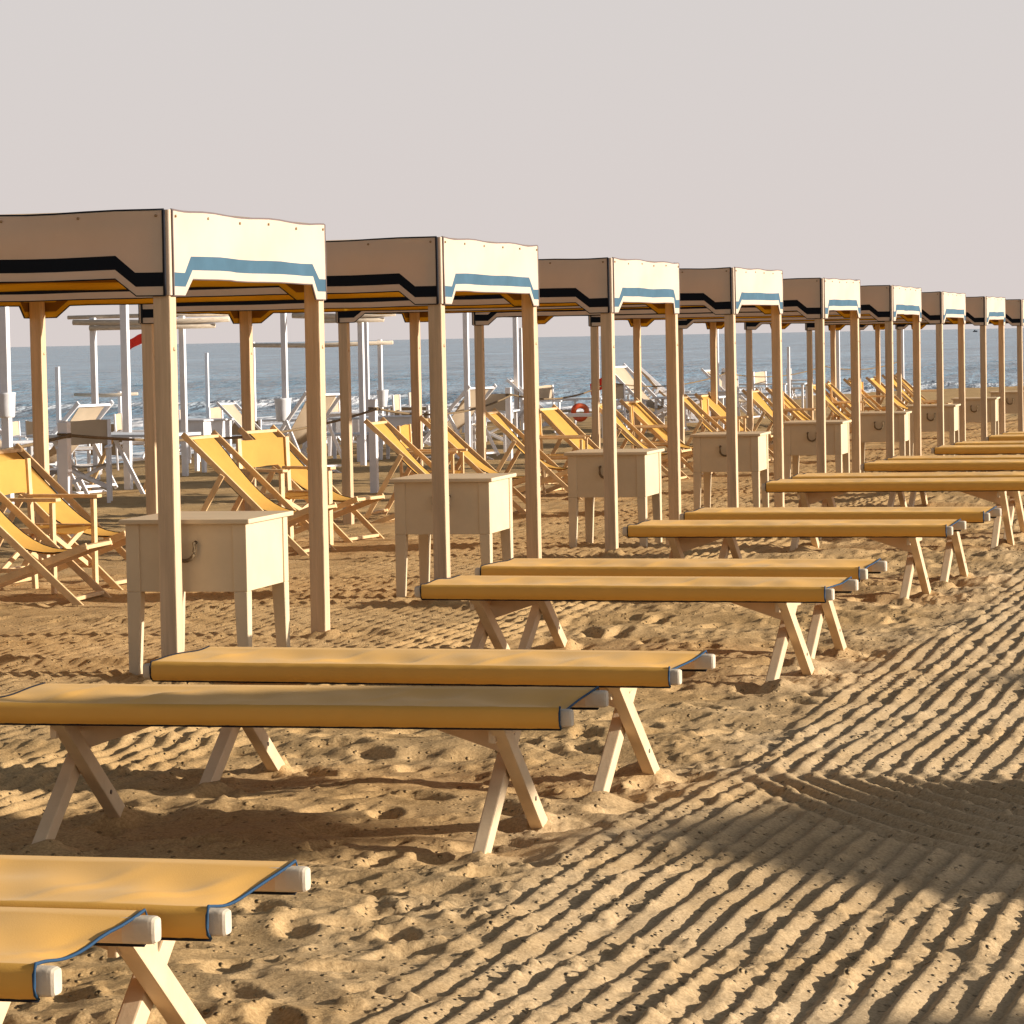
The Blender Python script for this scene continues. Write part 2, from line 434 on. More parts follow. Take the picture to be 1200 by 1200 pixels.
def sand_material():
    m = bpy.data.materials.new('golden_sand'); m.use_nodes = True
    n, l = m.node_tree.nodes, m.node_tree.links
    p = n['Principled BSDF']; p.inputs['Roughness'].default_value = 0.95; p.inputs['Specular IOR Level'].default_value = 0.1
    g = n.new('ShaderNodeNewGeometry')
    a = n.new('ShaderNodeTexNoise'); a.inputs['Scale'].default_value = 1.3; a.inputs['Detail'].default_value = 8; a.inputs['Roughness'].default_value = 0.65
    b = n.new('ShaderNodeTexNoise'); b.inputs['Scale'].default_value = 90; b.inputs['Detail'].default_value = 4; b.inputs['Roughness'].default_value = 0.7
    l.new(g.outputs['Position'], a.inputs['Vector']); l.new(g.outputs['Position'], b.inputs['Vector'])
    r1 = n.new('ShaderNodeValToRGB')
    r1.color_ramp.elements[0].position = 0.3; r1.color_ramp.elements[0].color = (0.455, 0.285, 0.118, 1)
    r1.color_ramp.elements[1].position = 0.7; r1.color_ramp.elements[1].color = (0.57, 0.385, 0.185, 1)
    l.new(a.outputs['Fac'], r1.inputs[0])
    r2 = n.new('ShaderNodeValToRGB')
    r2.color_ramp.elements[0].position = 0.30; r2.color_ramp.elements[0].color = (0.62, 0.58, 0.54, 1)
    r2.color_ramp.elements[1].position = 0.62; r2.color_ramp.elements[1].color = (1.05, 1.05, 1.05, 1)
    l.new(b.outputs['Fac'], r2.inputs[0])
    mx = n.new('ShaderNodeMix'); mx.data_type = 'RGBA'; mx.blend_type = 'MULTIPLY'; mx.inputs['Factor'].default_value = 1
    l.new(r1.outputs[0], mx.inputs['A']); l.new(r2.outputs[0], mx.inputs['B'])
    # wet sand close to the water line (below about -0.40 m)
    sp = n.new('ShaderNodeSeparateXYZ'); l.new(g.outputs['Position'], sp.inputs[0])
    mr = n.new('ShaderNodeMapRange'); mr.inputs['From Min'].default_value = -0.46; mr.inputs['From Max'].default_value = -0.34
    mr.inputs['To Min'].default_value = 0.45; mr.inputs['To Max'].default_value = 1.0
    l.new(sp.outputs['Z'], mr.inputs[0])
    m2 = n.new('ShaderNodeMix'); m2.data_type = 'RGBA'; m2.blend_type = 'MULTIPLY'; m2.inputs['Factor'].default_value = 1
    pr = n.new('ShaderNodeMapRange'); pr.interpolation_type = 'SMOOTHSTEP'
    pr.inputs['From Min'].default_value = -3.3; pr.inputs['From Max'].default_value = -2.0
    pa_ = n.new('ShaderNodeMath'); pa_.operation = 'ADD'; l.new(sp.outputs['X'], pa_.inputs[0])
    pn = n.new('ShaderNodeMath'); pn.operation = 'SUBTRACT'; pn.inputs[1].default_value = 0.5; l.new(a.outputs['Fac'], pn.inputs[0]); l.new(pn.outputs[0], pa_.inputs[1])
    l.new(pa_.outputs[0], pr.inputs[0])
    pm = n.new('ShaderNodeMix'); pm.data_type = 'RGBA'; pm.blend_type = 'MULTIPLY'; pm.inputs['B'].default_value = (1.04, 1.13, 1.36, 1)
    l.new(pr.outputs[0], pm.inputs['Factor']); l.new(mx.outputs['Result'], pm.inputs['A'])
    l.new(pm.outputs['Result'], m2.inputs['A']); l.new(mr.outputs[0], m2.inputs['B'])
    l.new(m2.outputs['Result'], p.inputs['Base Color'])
    c = n.new('ShaderNodeTexNoise'); c.inputs['Scale'].default_value = 45; c.inputs['Detail'].default_value = 6; c.inputs['Roughness'].default_value = 0.7
    l.new(g.outputs['Position'], c.inputs['Vector'])
    bp = n.new('ShaderNodeBump'); bp.inputs['Strength'].default_value = 0.5; bp.inputs['Distance'].default_value = 0.010
    l.new(c.outputs['Fac'], bp.inputs['Height'])
    # loose crumbs
    v = n.new('ShaderNodeTexVoronoi'); v.inputs['Scale'].default_value = 30; v.inputs['Randomness'].default_value = 1
    l.new(g.outputs['Position'], v.inputs['Vector'])
    vr = n.new('ShaderNodeMapRange'); vr.inputs['From Min'].default_value = 0.05; vr.inputs['From Max'].default_value = 0.30; vr.inputs['To Min'].default_value = 1; vr.inputs['To Max'].default_value = 0
    l.new(v.outputs['Distance'], vr.inputs[0])
    vs = n.new('ShaderNodeSeparateColor'); l.new(v.outputs['Color'], vs.inputs[0])
    vt = n.new('ShaderNodeMath'); vt.operation = 'GREATER_THAN'; vt.inputs[1].default_value = 0.60; l.new(vs.outputs[0], vt.inputs[0])
    vm = n.new('ShaderNodeMath'); vm.operation = 'MULTIPLY'; l.new(vr.outputs[0], vm.inputs[0]); l.new(vt.outputs[0], vm.inputs[1])
    b2 = n.new('ShaderNodeBump'); b2.inputs['Strength'].default_value = 1.0; b2.inputs['Distance'].default_value = 0.02
    l.new(vm.outputs[0], b2.inputs['Height']); l.new(bp.outputs[0], b2.inputs['Normal']); l.new(b2.outputs[0], p.inputs['Normal'])
    return m
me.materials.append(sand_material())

# ------------------------------------------------------------------ the sea
def sea():
    mb = MB()
    S = 30000
    sxs = [-S, -4000, -1000, -300, -120, -60, -30, -10, 20, 80, 300, 1000, 4000, S]
    sys_ = [-2000, -300, 0, 40, 80, 120, 200, 400, 1000, 4000, S]
    mb.grid([[(x, y, SEA_Z) for x in sxs] for y in sys_], None, False, mfun=lambda i, j: mseam)
    o = mb.build('sea')
    return tag(o, 'grey blue sea with small waves reaching to a hazy horizon', 'sea', kind='structure')
mseam = bpy.data.materials.new('sea_water'); mseam.use_nodes = True
def sea_material(m):
    n, l = m.node_tree.nodes, m.node_tree.links
    p = n['Principled BSDF']
    p.inputs['Roughness'].default_value = 0.18; p.inputs['IOR'].default_value = 1.33
    g = n.new('ShaderNodeNewGeometry')
    def noise(sx, sy, sc, det, rot=0.35):
        mp = n.new('ShaderNodeMapping'); mp.inputs['Scale'].default_value = (sx, sy, 1); mp.inputs['Rotation'].default_value = (0, 0, rot)
        l.new(g.outputs['Position'], mp.inputs[0])
        t = n.new('ShaderNodeTexNoise'); t.inputs['Scale'].default_value = sc; t.inputs['Detail'].default_value = det; t.inputs['Roughness'].default_value = 0.6
        l.new(mp.outputs[0], t.inputs['Vector']); return t
    a = noise(1.0, 0.28, 0.22, 6); b = noise(1, 0.4, 0.9, 5, 0.1); c = noise(1.0, 0.22, 0.06, 4, 0.2)
    ad = n.new('ShaderNodeMath'); ad.operation = 'MULTIPLY_ADD'; ad.inputs[1].default_value = 0.30
    l.new(b.outputs['Fac'], ad.inputs[0]); l.new(a.outputs['Fac'], ad.inputs[2])
    bp = n.new('ShaderNodeBump'); bp.inputs['Strength'].default_value = 1.0; bp.inputs['Distance'].default_value = 1.5
    l.new(ad.outputs[0], bp.inputs['Height']); l.new(bp.outputs[0], p.inputs['Normal'])
    r = n.new('ShaderNodeValToRGB')
    r.color_ramp.elements[0].position = 0.38; r.color_ramp.elements[0].color = (0.028, 0.105, 0.165, 1)
    r.color_ramp.elements[1].position = 0.62; r.color_ramp.elements[1].color = (0.17, 0.32, 0.43, 1)
    mc = n.new('ShaderNodeMath'); mc.operation = 'MULTIPLY_ADD'; mc.inputs[1].default_value = 0.5
    l.new(a.outputs['Fac'], mc.inputs[0])
    mh = n.new('ShaderNodeMath'); mh.operation = 'MULTIPLY'; mh.inputs[1].default_value = 0.5
    l.new(c.outputs['Fac'], mh.inputs[0]); l.new(mh.outputs[0], mc.inputs[2])
    l.new(mc.outputs[0], r.inputs[0])
    # foam: broken white streaks lying along the shore
    at = n.new('ShaderNodeAttribute'); at.attribute_name = 'foam'
    f1 = noise(1.0, 0.16, 0.35, 7, 0.0)
    fs = n.new('ShaderNodeMath'); fs.operation = 'MULTIPLY'
    fr = n.new('ShaderNodeValToRGB'); fr.color_ramp.elements[0].position = 0.42; fr.color_ramp.elements[1].position = 0.54
    fr.color_ramp.elements[0].color = (0, 0, 0, 1); fr.color_ramp.elements[1].color = (1, 1, 1, 1)
    l.new(f1.outputs['Fac'], fr.inputs[0])
    l.new(fr.outputs[0], fs.inputs[0]); l.new(at.outputs['Fac'], fs.inputs[1])
    mx = n.new('ShaderNodeMix'); mx.data_type = 'RGBA'
    l.new(fs.outputs[0], mx.inputs['Factor']); l.new(r.outputs[0], mx.inputs['A']); mx.inputs['B'].default_value = (0.78, 0.76, 0.75, 1)
    l.new(mx.outputs['Result'], p.inputs['Base Color'])
    mr = n.new('ShaderNodeMapRange'); mr.inputs['To Min'].default_value = 0.18; mr.inputs['To Max'].default_value = 0.8
    l.new(fs.outputs[0], mr.inputs[0]); l.new(mr.outputs[0], p.inputs['Roughness'])
sea_material(mseam)
def sea_mesh():
    # near water is a finer sheet with real swell and a foam attribute; it is one mesh with the far water
    xs_ = np.concatenate([[-30000, -9000, -3000, -1200, -600, -400], np.arange(-300, -120, 6), np.arange(-120, 40, 1.1), np.arange(40, 300, 8), [400, 700, 1500, 4000, 12000, 30000]])
    ys_ = np.concatenate([[-3000, -500, -100, 0, 20], np.arange(35, 320, 1.6), np.arange(320, 700, 12), [800, 1000, 1300, 1800, 2600, 4000, 8000, 16000, 30000]])
    X, Y = np.meshgrid(xs_.astype(float), ys_.astype(float))
    d = shore_x(np.minimum(Y, 320))-X                   # metres out from the waterline
    near = sstep(330, 100, np.hypot(X, Y))
    ph = d/9.0 + 1.6*fbm(X*0.02+9, Y*0.03, 3, 3)
    w = np.sin(2*math.pi*ph)
    crest = np.maximum(w, 0)**3
    amp = 0.22*sstep(2, 14, d)*(0.35+0.9*fbm(Y*0.035, d*0.02, 17, 2))
    Z = SEA_Z + near*(amp*(crest-0.25) + 0.10*(fbm(X*0.22, Y*0.12, 19, 3)-0.5)*sstep(0, 10, d))
    brk = sstep(0.25, 0.9, w)*sstep(50, 6, d)*sstep(-1, 3, d)*sstep(0.36, 0.55, fbm(Y*0.06, d*0.05, 23, 2)+0.12*sstep(22, 6, d))
    wash = sstep(13, 3, d)*1.0
    foam = np.clip(1.3*brk + wash, 0, 1)
    mb = bpy.data.meshes.new('sea')
    nyy, nxx = X.shape
    co = np.stack([X, Y, Z], -1).reshape(-1, 3)
    idx = np.arange(nxx*nyy).reshape(nyy, nxx)
    q = np.stack([idx[:-1, :-1], idx[:-1, 1:], idx[1:, 1:], idx[1:, :-1]], -1).reshape(-1, 4)
    mb.vertices.add(len(co)); mb.vertices.foreach_set('co', co.astype(np.float32).ravel())
    mb.loops.add(q.size); mb.loops.foreach_set('vertex_index', q.astype(np.int32).ravel())
    mb.polygons.add(len(q)); mb.polygons.foreach_set('loop_start', (np.arange(len(q))*4).astype(np.int32))
    mb.polygons.foreach_set('loop_total', np.full(len(q), 4, np.int32))
    mb.polygons.foreach_set('use_smooth', np.ones(len(q), bool))
    mb.update(calc_edges=True)
    at = mb.attributes.new('foam', 'FLOAT', 'POINT'); at.data.foreach_set('value', foam.astype(np.float32).ravel())
    mb.materials.append(mseam)
    o = bpy.data.objects.new('sea', mb); COL.objects.link(o)
    tag(o, 'grey blue sea with small breaking waves reaching to a hazy horizon', 'sea', kind='structure')
sea_mesh()

# ------------------------------------------------------------------ gazebo
GH_T, GH_F, GA, GW = 2.30, 1.883, 2.358, 3.80     # top, valance corner, depth along the row, width towards the sea
PS = 0.088
def valance(p0, dirv, n, L, stripe, pipe, parent, seed):
    rnd = random.Random(seed)
    dirv, n = Vector(dirv), Vector(n)
    a, b_, H = 0.17, 0.275, 0.085
    br = [0.022, a*0.5, a, b_]
    k = int((L-2*b_)/0.16)
    br += [b_+(L-2*b_)*i/k for i in range(1, k)]
    br += [L-b_, L-a, L-a*0.5, L-0.022]
    def rise(s):
        s = min(s, L-s)
        return 0 if s <= a else (H if s >= b_ else H*(s-a)/(b_-a))
    ph = [rnd.uniform(0, 6.28) for _ in range(6)]
    def P(s, z, off):
        f = (GH_T-z)/(GH_T-GH_F)
        edge = min(1, min(s, L-s)/0.25)
        wv = edge*(0.011*math.sin(s*5.1+ph[0]+z*3)+0.008*math.sin(s*11.7+ph[1]-z*9)+0.004*math.sin(s*23+z*14+ph[2]))*min(1, f*1.5)
        wv += edge*0.012*math.sin((s*0.9+z*2.4)*4+ph[3])*math.sin(min(1, max(0, f))*math.pi)
        for q in range(3):                      # slanting pull folds
            dd = (s-(0.45+0.95*q+0.2*math.sin(ph[q]))-(z-GH_T)*(2.6 if q % 2 else -2.2))/0.055
            wv += edge*0.013*math.exp(-dd*dd)*math.sin(min(1, max(0, f))*math.pi)
        p = Vector(p0)+dirv*s+n*(wv+off)
        p.z = z - edge*(0.011*(0.5+0.5*math.sin(s*6.5+ph[4]))*(1-f) + 0.0015*math.sin(s*8+ph[5])*f)
        return p
    rows_f = [lambda r: r, lambda r: r+0.043, lambda r: r+0.112]
    def zs(s):
        r = GH_F+rise(s)
        lo = r+0.112
        return [r, r+0.043, lo, lo+(GH_T-lo)*0.25, lo+(GH_T-lo)*0.5, lo+(GH_T-lo)*0.75, GH_T]
    mb = MB()
    out_rows = [[P(s, zs(s)[i], 0.012) for s in br] for i in range(7)]
    in_rows = [[P(s, zs(s)[i], 0.0) for s in reversed(br)] for i in range(7)]
    mb.grid(out_rows, None, True, mfun=lambda i, j: stripe if i == 1 else M['canvas'])
    mb.grid(in_rows, None, True, mfun=lambda i, j: M['stripe_through'] if i == 1 else M['canvas_yellow'])
    # brass studs along the top hem
    ns = int(L/0.42)
    for i in range(ns+1):
        s = 0.06+(L-0.12)*i/ns
        q = P(s, GH_T-0.028, 0.013)
        mb.tube([q, q+n*0.006], 0.007, M['brass'], 8)
    o = mb.build('valance', parent)
    pb = MB()
    pb.tube([P(s, zs(s)[0], 0.006) for s in br], 0.0065, pipe, 6)
    pb.tube([P(s, GH_T, 0.006) for s in br], 0.0075, M['piping_black'] if pipe is M['piping_black'] else M['piping_grey'], 6)
    for s in (0.022, L-0.022):
        pb.tube([P(s, GH_F+(GH_T-GH_F)*i/6, 0.012) for i in range(7)], 0.0085 if pipe is M['piping_black'] else 0.005, M['piping_black'] if pipe is M['piping_black'] else M['piping_grey'], 6)
    pb.build('piping', o)
    return o

def make_gazebo(sd=0):
    root = empty('gazebo')
    tag(root, 'x', 'gazebo', 'canvas gazebos in one row along the beach')
    # local origin = the corner post nearest the camera on the sunny side; +y along the row, -x to the sea
    for x in (0, -GW):
        for y in (0, GA):
            sx = -1 if x == 0 else 1; sy = 1 if y == 0 else -1
            pb = MB()
            cx, cy = x+sx*(PS/2+0.006), y+sy*(PS/2+0.006)
            pb.box((cx, cy, (GH_T-0.03-0.35)/2), (PS, PS, GH_T-0.03+0.35), M['post'], None, 0.006)
            pb.tube([(cx+PS/2-0.002, cy, 1.62), (cx+PS/2+0.006, cy, 1.62)], 0.011, M['post'], 8)
            pb.build('post', root)
    valance((0, 0, 0), (-1, 0, 0), (0, -1, 0), GW, M['stripe_black'], M['piping_black'], root, 1+sd)
    valance((0, GA, 0), (0, -1, 0), (1, 0, 0), GA, M['stripe_blue'], M['piping_grey'], root, 2+sd)
    valance((-GW, GA, 0), (1, 0, 0), (0, 1, 0), GW, M['stripe_black'], M['piping_black'], root, 3+sd)
    valance((-GW, 0, 0), (0, 1, 0), (-1, 0, 0), GA, M['stripe_blue'], M['piping_black'], root, 4+sd)
    # corner bands of cloth joining the valances
    for x, y in ((0, 0), (0, GA), (-GW, 0), (-GW, GA)):
        cb = MB()
        sx = -1 if x == 0 else 1; sy = 1 if y == 0 else -1
        a_ = Vector((x+sx*0.022, y-sy*0.006, 0)); b_ = Vector((x-sx*0.006, y+sy*0.022, 0))
        c_ = Vector((x-sx*0.004, y-sy*0.004, 0))
        rows = []
        for i in range(9):
            z = GH_F+(GH_T-GH_F)*i/8; w = 1+0.25*math.sin(i*1.7+x)
            rows.append([Vector((p.x, p.y, z)) for p in (a_, a_.lerp(c_, 0.7), c_*1.0, b_.lerp(c_, 0.7), b_)])
        cb.grid(rows, M['canvas'], True)
        cb.build('corner_band', root)
    # roof: two layers of cloth over a light frame, slightly raised in the middle
    rb = MB()
    for off, m in ((0.0, M['roof']), (-0.008, M['canvas_yellow'])):
        rows = []
        for i in range(9):
            rows.append([(-GW*j/12, GA*i/8, GH_T+off+0.02*math.sin(math.pi*i/8)*math.sin(math.pi*j/12)) for j in range(13)])
        rb.grid(rows, m, True)
    rb.build('roof', root)
    for p, q in (((0-0.1, 0.05), (-GW+0.1, 0.05)), ((-0.1, GA-0.05), (-GW+0.1, GA-0.05)), ((-0.05, 0.1), (-0.05, GA-0.1)), ((-GW+0.05, 0.1), (-GW+0.05, GA-0.1))):
        b = MB(); b.bar((*p, GH_T-0.06), (*q, GH_T-0.06), 0.07, 0.045, M['post'], Vector((0, 0, 1))); b.build('beam', root)
    return root

GX0, GY0, GS = -5.773, 14.815, 4.654
DZ = [0.105, 0.087, 0.044, 0.043, 0.006, -0.021, -0.054, -0.085, -0.098, -0.11, -0.12]
ORD = ['first', 'second', 'third', 'fourth', 'fifth', 'sixth', 'seventh', 'eighth', 'ninth', 'tenth', 'eleventh']
gzs = [make_gazebo(10*k) for k in range(4)]
WS = [1.0, 1.0, 1.02, 0.995, 1.0, 0.97, 0.95, 0.94, 0.92, 0.91, 0.90]
for i in range(11):
    o = gzs[i] if i < 4 else copy_tree(gzs[(i*3+1) % 4])
    o.location = (GX0+random.uniform(-0.02, 0.02), GY0+GS*i, DZ[i])
    o.rotation_euler = (R(random.uniform(-0.25, 0.25)), R(random.uniform(-0.15, 0.15)), R(random.uniform(-0.15, 0.15)))
    o.scale = (WS[i], 1, 1)
    if i == 0: lab = 'nearest cream canvas gazebo with blue and black stripes, cut off by the left edge'
    elif i == 10: lab = 'farthest cream canvas gazebo of the row, eleventh counting from the camera'
    else: lab = '%s gazebo of the row counting from the camera, striped cream canvas on square posts' % ORD[i]
    o['label'] = lab

# ------------------------------------------------------------------ beach box
def make_box(mw, cat, rope=True):
    W, D, H, B = 0.63, 0.69, 0.775, 0.415
    root = empty('beach_box')
    tag(root, 'x', cat)
    lid = MB(); lid.box((0, 0, H-0.011), (W+0.05, D+0.06, 0.024), mw, None, 0.006); lid.build('lid', root)
    body = MB()
    t = 0.02
    body.box((0, -D/2+0.018, (B+H-0.024)/2), (W-0.13, t, H-0.024-B), mw, None, 0.002)
    body.box((0, D/2-0.018, (B+H-0.024)/2), (W-0.13, t, H-0.024-B), mw, None, 0.002)
    body.box((-W/2+0.018, 0, (B+H-0.024)/2), (t, D-0.13, H-0.024-B), mw, None, 0.002)
    body.box((W/2-0.018, 0, (B+H-0.024)/2), (t, D-0.13, H-0.024-B), mw, None, 0.002)
    body.box((0, 0, B+0.012), (W-0.05, D-0.05, 0.02), mw, None, 0.002)
    body.build('body', root)
    for sx in (-1, 1):
        for sy in (-1, 1):
            lg = MB()
            c = Vector((sx*(W/2-0.036), sy*(D/2-0.036), 0))
            lg.box((c.x, c.y, (B+H-0.024)/2), (0.072, 0.072, H-0.024-B), mw, None, 0.004)
            # tapered lower half: straight outside, sloping inside
            bm = bmesh.new(); bmesh.ops.create_cube(bm, size=1)
            for v in bm.verts:
                up_ = v.co.z > 0
                x = v.co.x*0.072; y = v.co.y*0.072
                if not up_:
                    if v.co.x*sx < 0: x += sx*0.024
                    if v.co.y*sy < 0: y += sy*0.024
                v.co = Vector((c.x+x, c.y+y, B if up_ else -0.15))
            bmesh.ops.bevel(bm, geom=bm.edges[:], offset=0.004, segments=1, affect='EDGES')
            bm.verts.index_update()
            lg.add([v.co[:] for v in bm.verts], [[v.index for v in f.verts] for f in bm.faces], mw); bm.free()
            lg.build('leg', root)
    if rope:
        h = MB()
        yy = -D/2-0.002
        pts = [(-0.05, yy+0.012, H-0.115), (-0.05, yy-0.016, H-0.118)]
        for i in range(11):
            a_ = math.pi*i/10
            pts.append((-0.05*math.cos(a_), yy-0.018, H-0.160-0.045*math.sin(a_)))
        pts += [(0.05, yy-0.016, H-0.118), (0.05, yy+0.012, H-0.115)]
        h.tube(pts, 0.0095, M['rope'], 8)
        h.build('handle', root)
    return root
bx = make_box(M['box'], 'beach box')
bx['group'] = 'cream boxes under the gazebos'
BOXPOS = [(-0.03, 0.51, 2), (-0.17, 0.76, 3), (-0.31, 1.20, 2), (-0.40, 1.7, 3), (-0.38, 1.7, 2), (-0.38, 1.7, 3), (-0.38, 1.7, 2), (-0.38, 1.7, 3), (-0.38, 1.7, 3), (-0.38, 1.7, 2), (-0.38, 1.7, 3)]
for i, (dx, dy, rz) in enumerate(BOXPOS):
    x, y = GX0+dx, GY0+GS*i+dy
    place(bx, i == 0, (x, y, bz(x, y)), R(rz),
          'cream wooden beach box on four legs %s' % ('behind the first, nearest gazebo post' if i == 0 else 'under the %s gazebo counting from the camera' % ORD[i]))

# ------------------------------------------------------------------ sunbed (cot)
def make_cot(seed):
    rnd = random.Random(seed)
    root = empty('sunbed')
    tag(root, 'x', 'sunbed', 'yellow canvas sunbeds set out in pairs along the sand')
    hw = CW/2
    RW, RH = 0.046, 0.056
    for s in (-1, 1):
        rl = MB()
        # rounded rail
        prof = []
        yc, zc = s*(hw-RW/2), CH-RH/2-0.004
        for k in range(16):
            a_ = 2*math.pi*k/16
            ca, sa = math.cos(a_), math.sin(a_)
            prof.append((yc+RW/2*math.copysign(abs(ca)**0.42, ca), zc+RH/2*math.copysign(abs(sa)**0.42, sa)))
        xs_ = [(-CL/2, 0.86), (-CL/2+0.006, 0.97), (-CL/2+0.014, 1), (-CL/2+0.07, 1), (0, 1), (CL/2-0.07, 1), (CL/2-0.014, 1), (CL/2-0.006, 0.97), (CL/2, 0.86)]
        vs = []
        for x, k in xs_:
            vs += [(x, yc+(p[0]-yc)*k, zc+(p[1]-zc)*k) for p in prof]
        n = 16
        for i in range(len(xs_)-1):
            tipi = xs_[i+1][0] <= -CL/2+0.075 or xs_[i][0] >= CL/2-0.075
            f = [(i*n+k, (i+1)*n+k, (i+1)*n+(k+1) % n, i*n+(k+1) % n) for k in range(n)]
            rl.add(vs, f, M['tip'] if tipi else M['cotwood'], True)
        rl.add(vs, [tuple(range(n)), tuple(reversed(range((len(xs_)-1)*n, len(xs_)*n)))], M['tip'])
        rl.build('rail', root)
    # canvas: wraps the outer side of both rails and sags between them
    cs = MB()
    NX, x0, x1 = 90, -CL/2+0.035, CL/2-0.035
    ph = [rnd.uniform(0, 6.28) for _ in range(10)]
    def prof_at(u):
        x = x0+(x1-x0)*u
        endf = min(1, min(u, 1-u)/0.10)
        r_ = []
        bot = CH-RH-0.008
        o = 0.009
        ripple = 0.0018*math.sin(x*60+ph[9])*1.0
        r_.append((x, -hw+0.010-ripple*0.6, bot-0.002)); r_.append((x, -hw-o+0.0035+ripple, bot+0.010)); r_.append((x, -hw-o+0.001+ripple, bot+0.026)); r_.append((x, -hw-o, CH-0.014)); r_.append((x, -hw+0.002, CH+0.004))
        NV = 14
        for j in range(1, NV):
            v = j/NV
            sag = 4*v*(1-v)*(0.016*min(1, 0.15+u/0.2) + (0.022*max(0, 1-(1-u)/0.14) if u > 0.5 else 0))
            w = 0.004*math.sin(6*x+9*v+ph[0])+0.003*math.sin(13*x-7*v+ph[1])+0.0025*math.sin(31*x+8*v+ph[2])
            w += 0.006*math.sin(3.1*x+5*v+ph[3])
            for q in range(6):                                  # slanting creases
                cx = -0.85+0.33*q+ph[4+q % 5]*0.03
                dd = (x-cx-(v-0.5)*0.22*(1 if q % 2 else 0.6))/0.017
                w += (0.010 if q % 2 else 0.006)*math.exp(-dd*dd)*(1.1-0.6*v if q % 3 else 0.4+0.7*v)
            pull = 0.045*4*v*(1-v)*(1 if u > 0.5 else 0)*max(0, 1-min(u, 1-u)/0.06)
            r_.append((x-pull, -hw+CW*v, CH+0.004-sag+w*4*v*(1-v)*0.9))
        r_.append((x, hw-0.004, CH+0.004)); r_.append((x, hw+o, CH-0.012)); r_.append((x, hw+o-0.001+ripple, bot+0.026)); r_.append((x, hw+o-0.0035+ripple, bot+0.010)); r_.append((x, hw-0.010-ripple*0.6, bot-0.002))
        return [Vector(p) for p in r_]
    us = [0, 0.015, 0.03, 0.045, 0.06]+[0.06+0.88*i/NX for i in range(1, NX)]+[0.94, 0.955, 0.97, 0.985, 1.0]
    rows = [prof_at(u) for u in us]
    cs.grid([list(r_) for r_ in rows], M['sling'], True)
    # underside so that the cloth has a thickness
    cs.grid([[p+Vector((0, (0.003 if p.y < -hw else (-0.003 if p.y > hw else 0)), -0.003 if abs(p.y) < hw else 0)) for p in reversed(r_)] for r_ in rows], M['sling'], True)
    cl = cs.build('canvas', root)
    pp = MB()
    for r_, pm in ((rows[0], M['piping_black']), (rows[-1], M['piping_blue'])):
        pp.tube([p+Vector((0, 0, 0.001)) for p in r_], 0.0036, pm, 6)
    for k in (0, -1):
        pp.tube([r_[k] for r_ in rows[::3]]+[rows[-1][k]], 0.005, M['piping_black'], 6)
    pp.build('piping', cl)
    # crossed legs
    for s in (-1, 1):
        xb = s*(CL/2-0.27)
        for q, yq in ((0, -1), (1, 1)):
            lg = MB()
            xx = xb+(-0.026 if q == 0 else 0.026)
            foot = Vector((xx, yq*(hw+0.085), -0.06)); top = Vector((xx, -yq*(hw-0.035), CH-0.045))
            lg.bar(foot, top, 0.060, 0.045, M['cotwood'], Vector((1, 0, 0)), 0.005)
            m_ = foot.lerp(top, 0.50)
            m2 = foot.lerp(top, 0.36)
            if q: lg.tube([m2+Vector((0.0225, 0, 0)), m2+Vector((0.025, 0, 0))], 0.008, M['bolt'], 8)
            lg.build('leg', root)
        br = MB()
        # stretcher across the tops of the legs and a brace board running up under the canvas
        br.bar((xb, -hw+0.05, CH-0.095), (xb, hw-0.05, CH-0.095), 0.05, 0.022, M['cotwood'], Vector((1, 0, 0)))
        br.build('stretcher', root)
        for yo in (0.02,):
            bc = MB()
            vs = []
            for yy in (yo-0.010, yo+0.010):
                vs += [(xb, yy, CH-0.07), (xb-s*0.34, yy, CH-0.07), (xb-s*0.30, yy, CH-0.09), (xb, yy, CH-0.19)]
            bc.add(vs, [(0, 1, 2, 3), (7, 6, 5, 4), (0, 4, 5, 1), (1, 5, 6, 2), (2, 6, 7, 3), (3, 7, 4, 0)], M['cotwood'])
            bc.build('brace', root)
    return root
cots = [make_cot(3), make_cot(8), make_cot(14), make_cot(21), make_cot(33)]
PAIRN = ['bottom left corner pair', 'second pair from the camera', 'third pair from the camera', 'fourth pair from the camera', 'fifth pair from the camera', 'sixth pair from the camera', 'seventh pair from the camera', 'eighth, farthest pair']
COTZ = [0.125, 0.125, 0.125, 0.125, 0.125, 0.125, 0.125, 0.125, 0.17, 0.15, 0.13, 0.12, 0.10, 0.09, 0.06, 0.05]
for i, (xr, yf, rz) in enumerate(COTS):
    a_ = R(rz)
    cx, cy = xr-CL/2, yf+CW/2
    # rotate about the near right end
    off = Vector((-CL/2, CW/2, 0)); off.rotate(Matrix.Rotation(a_, 3, 'Z'))
    k = i % 2
    place(cots[i % 5], i < 5, (xr+off.x, yf+off.y, COTZ[i]), a_,
          'yellow canvas sunbed on crossed wooden legs, %s one of the %s' % ('nearer' if k == 0 else 'farther', PAIRN[i//2]))

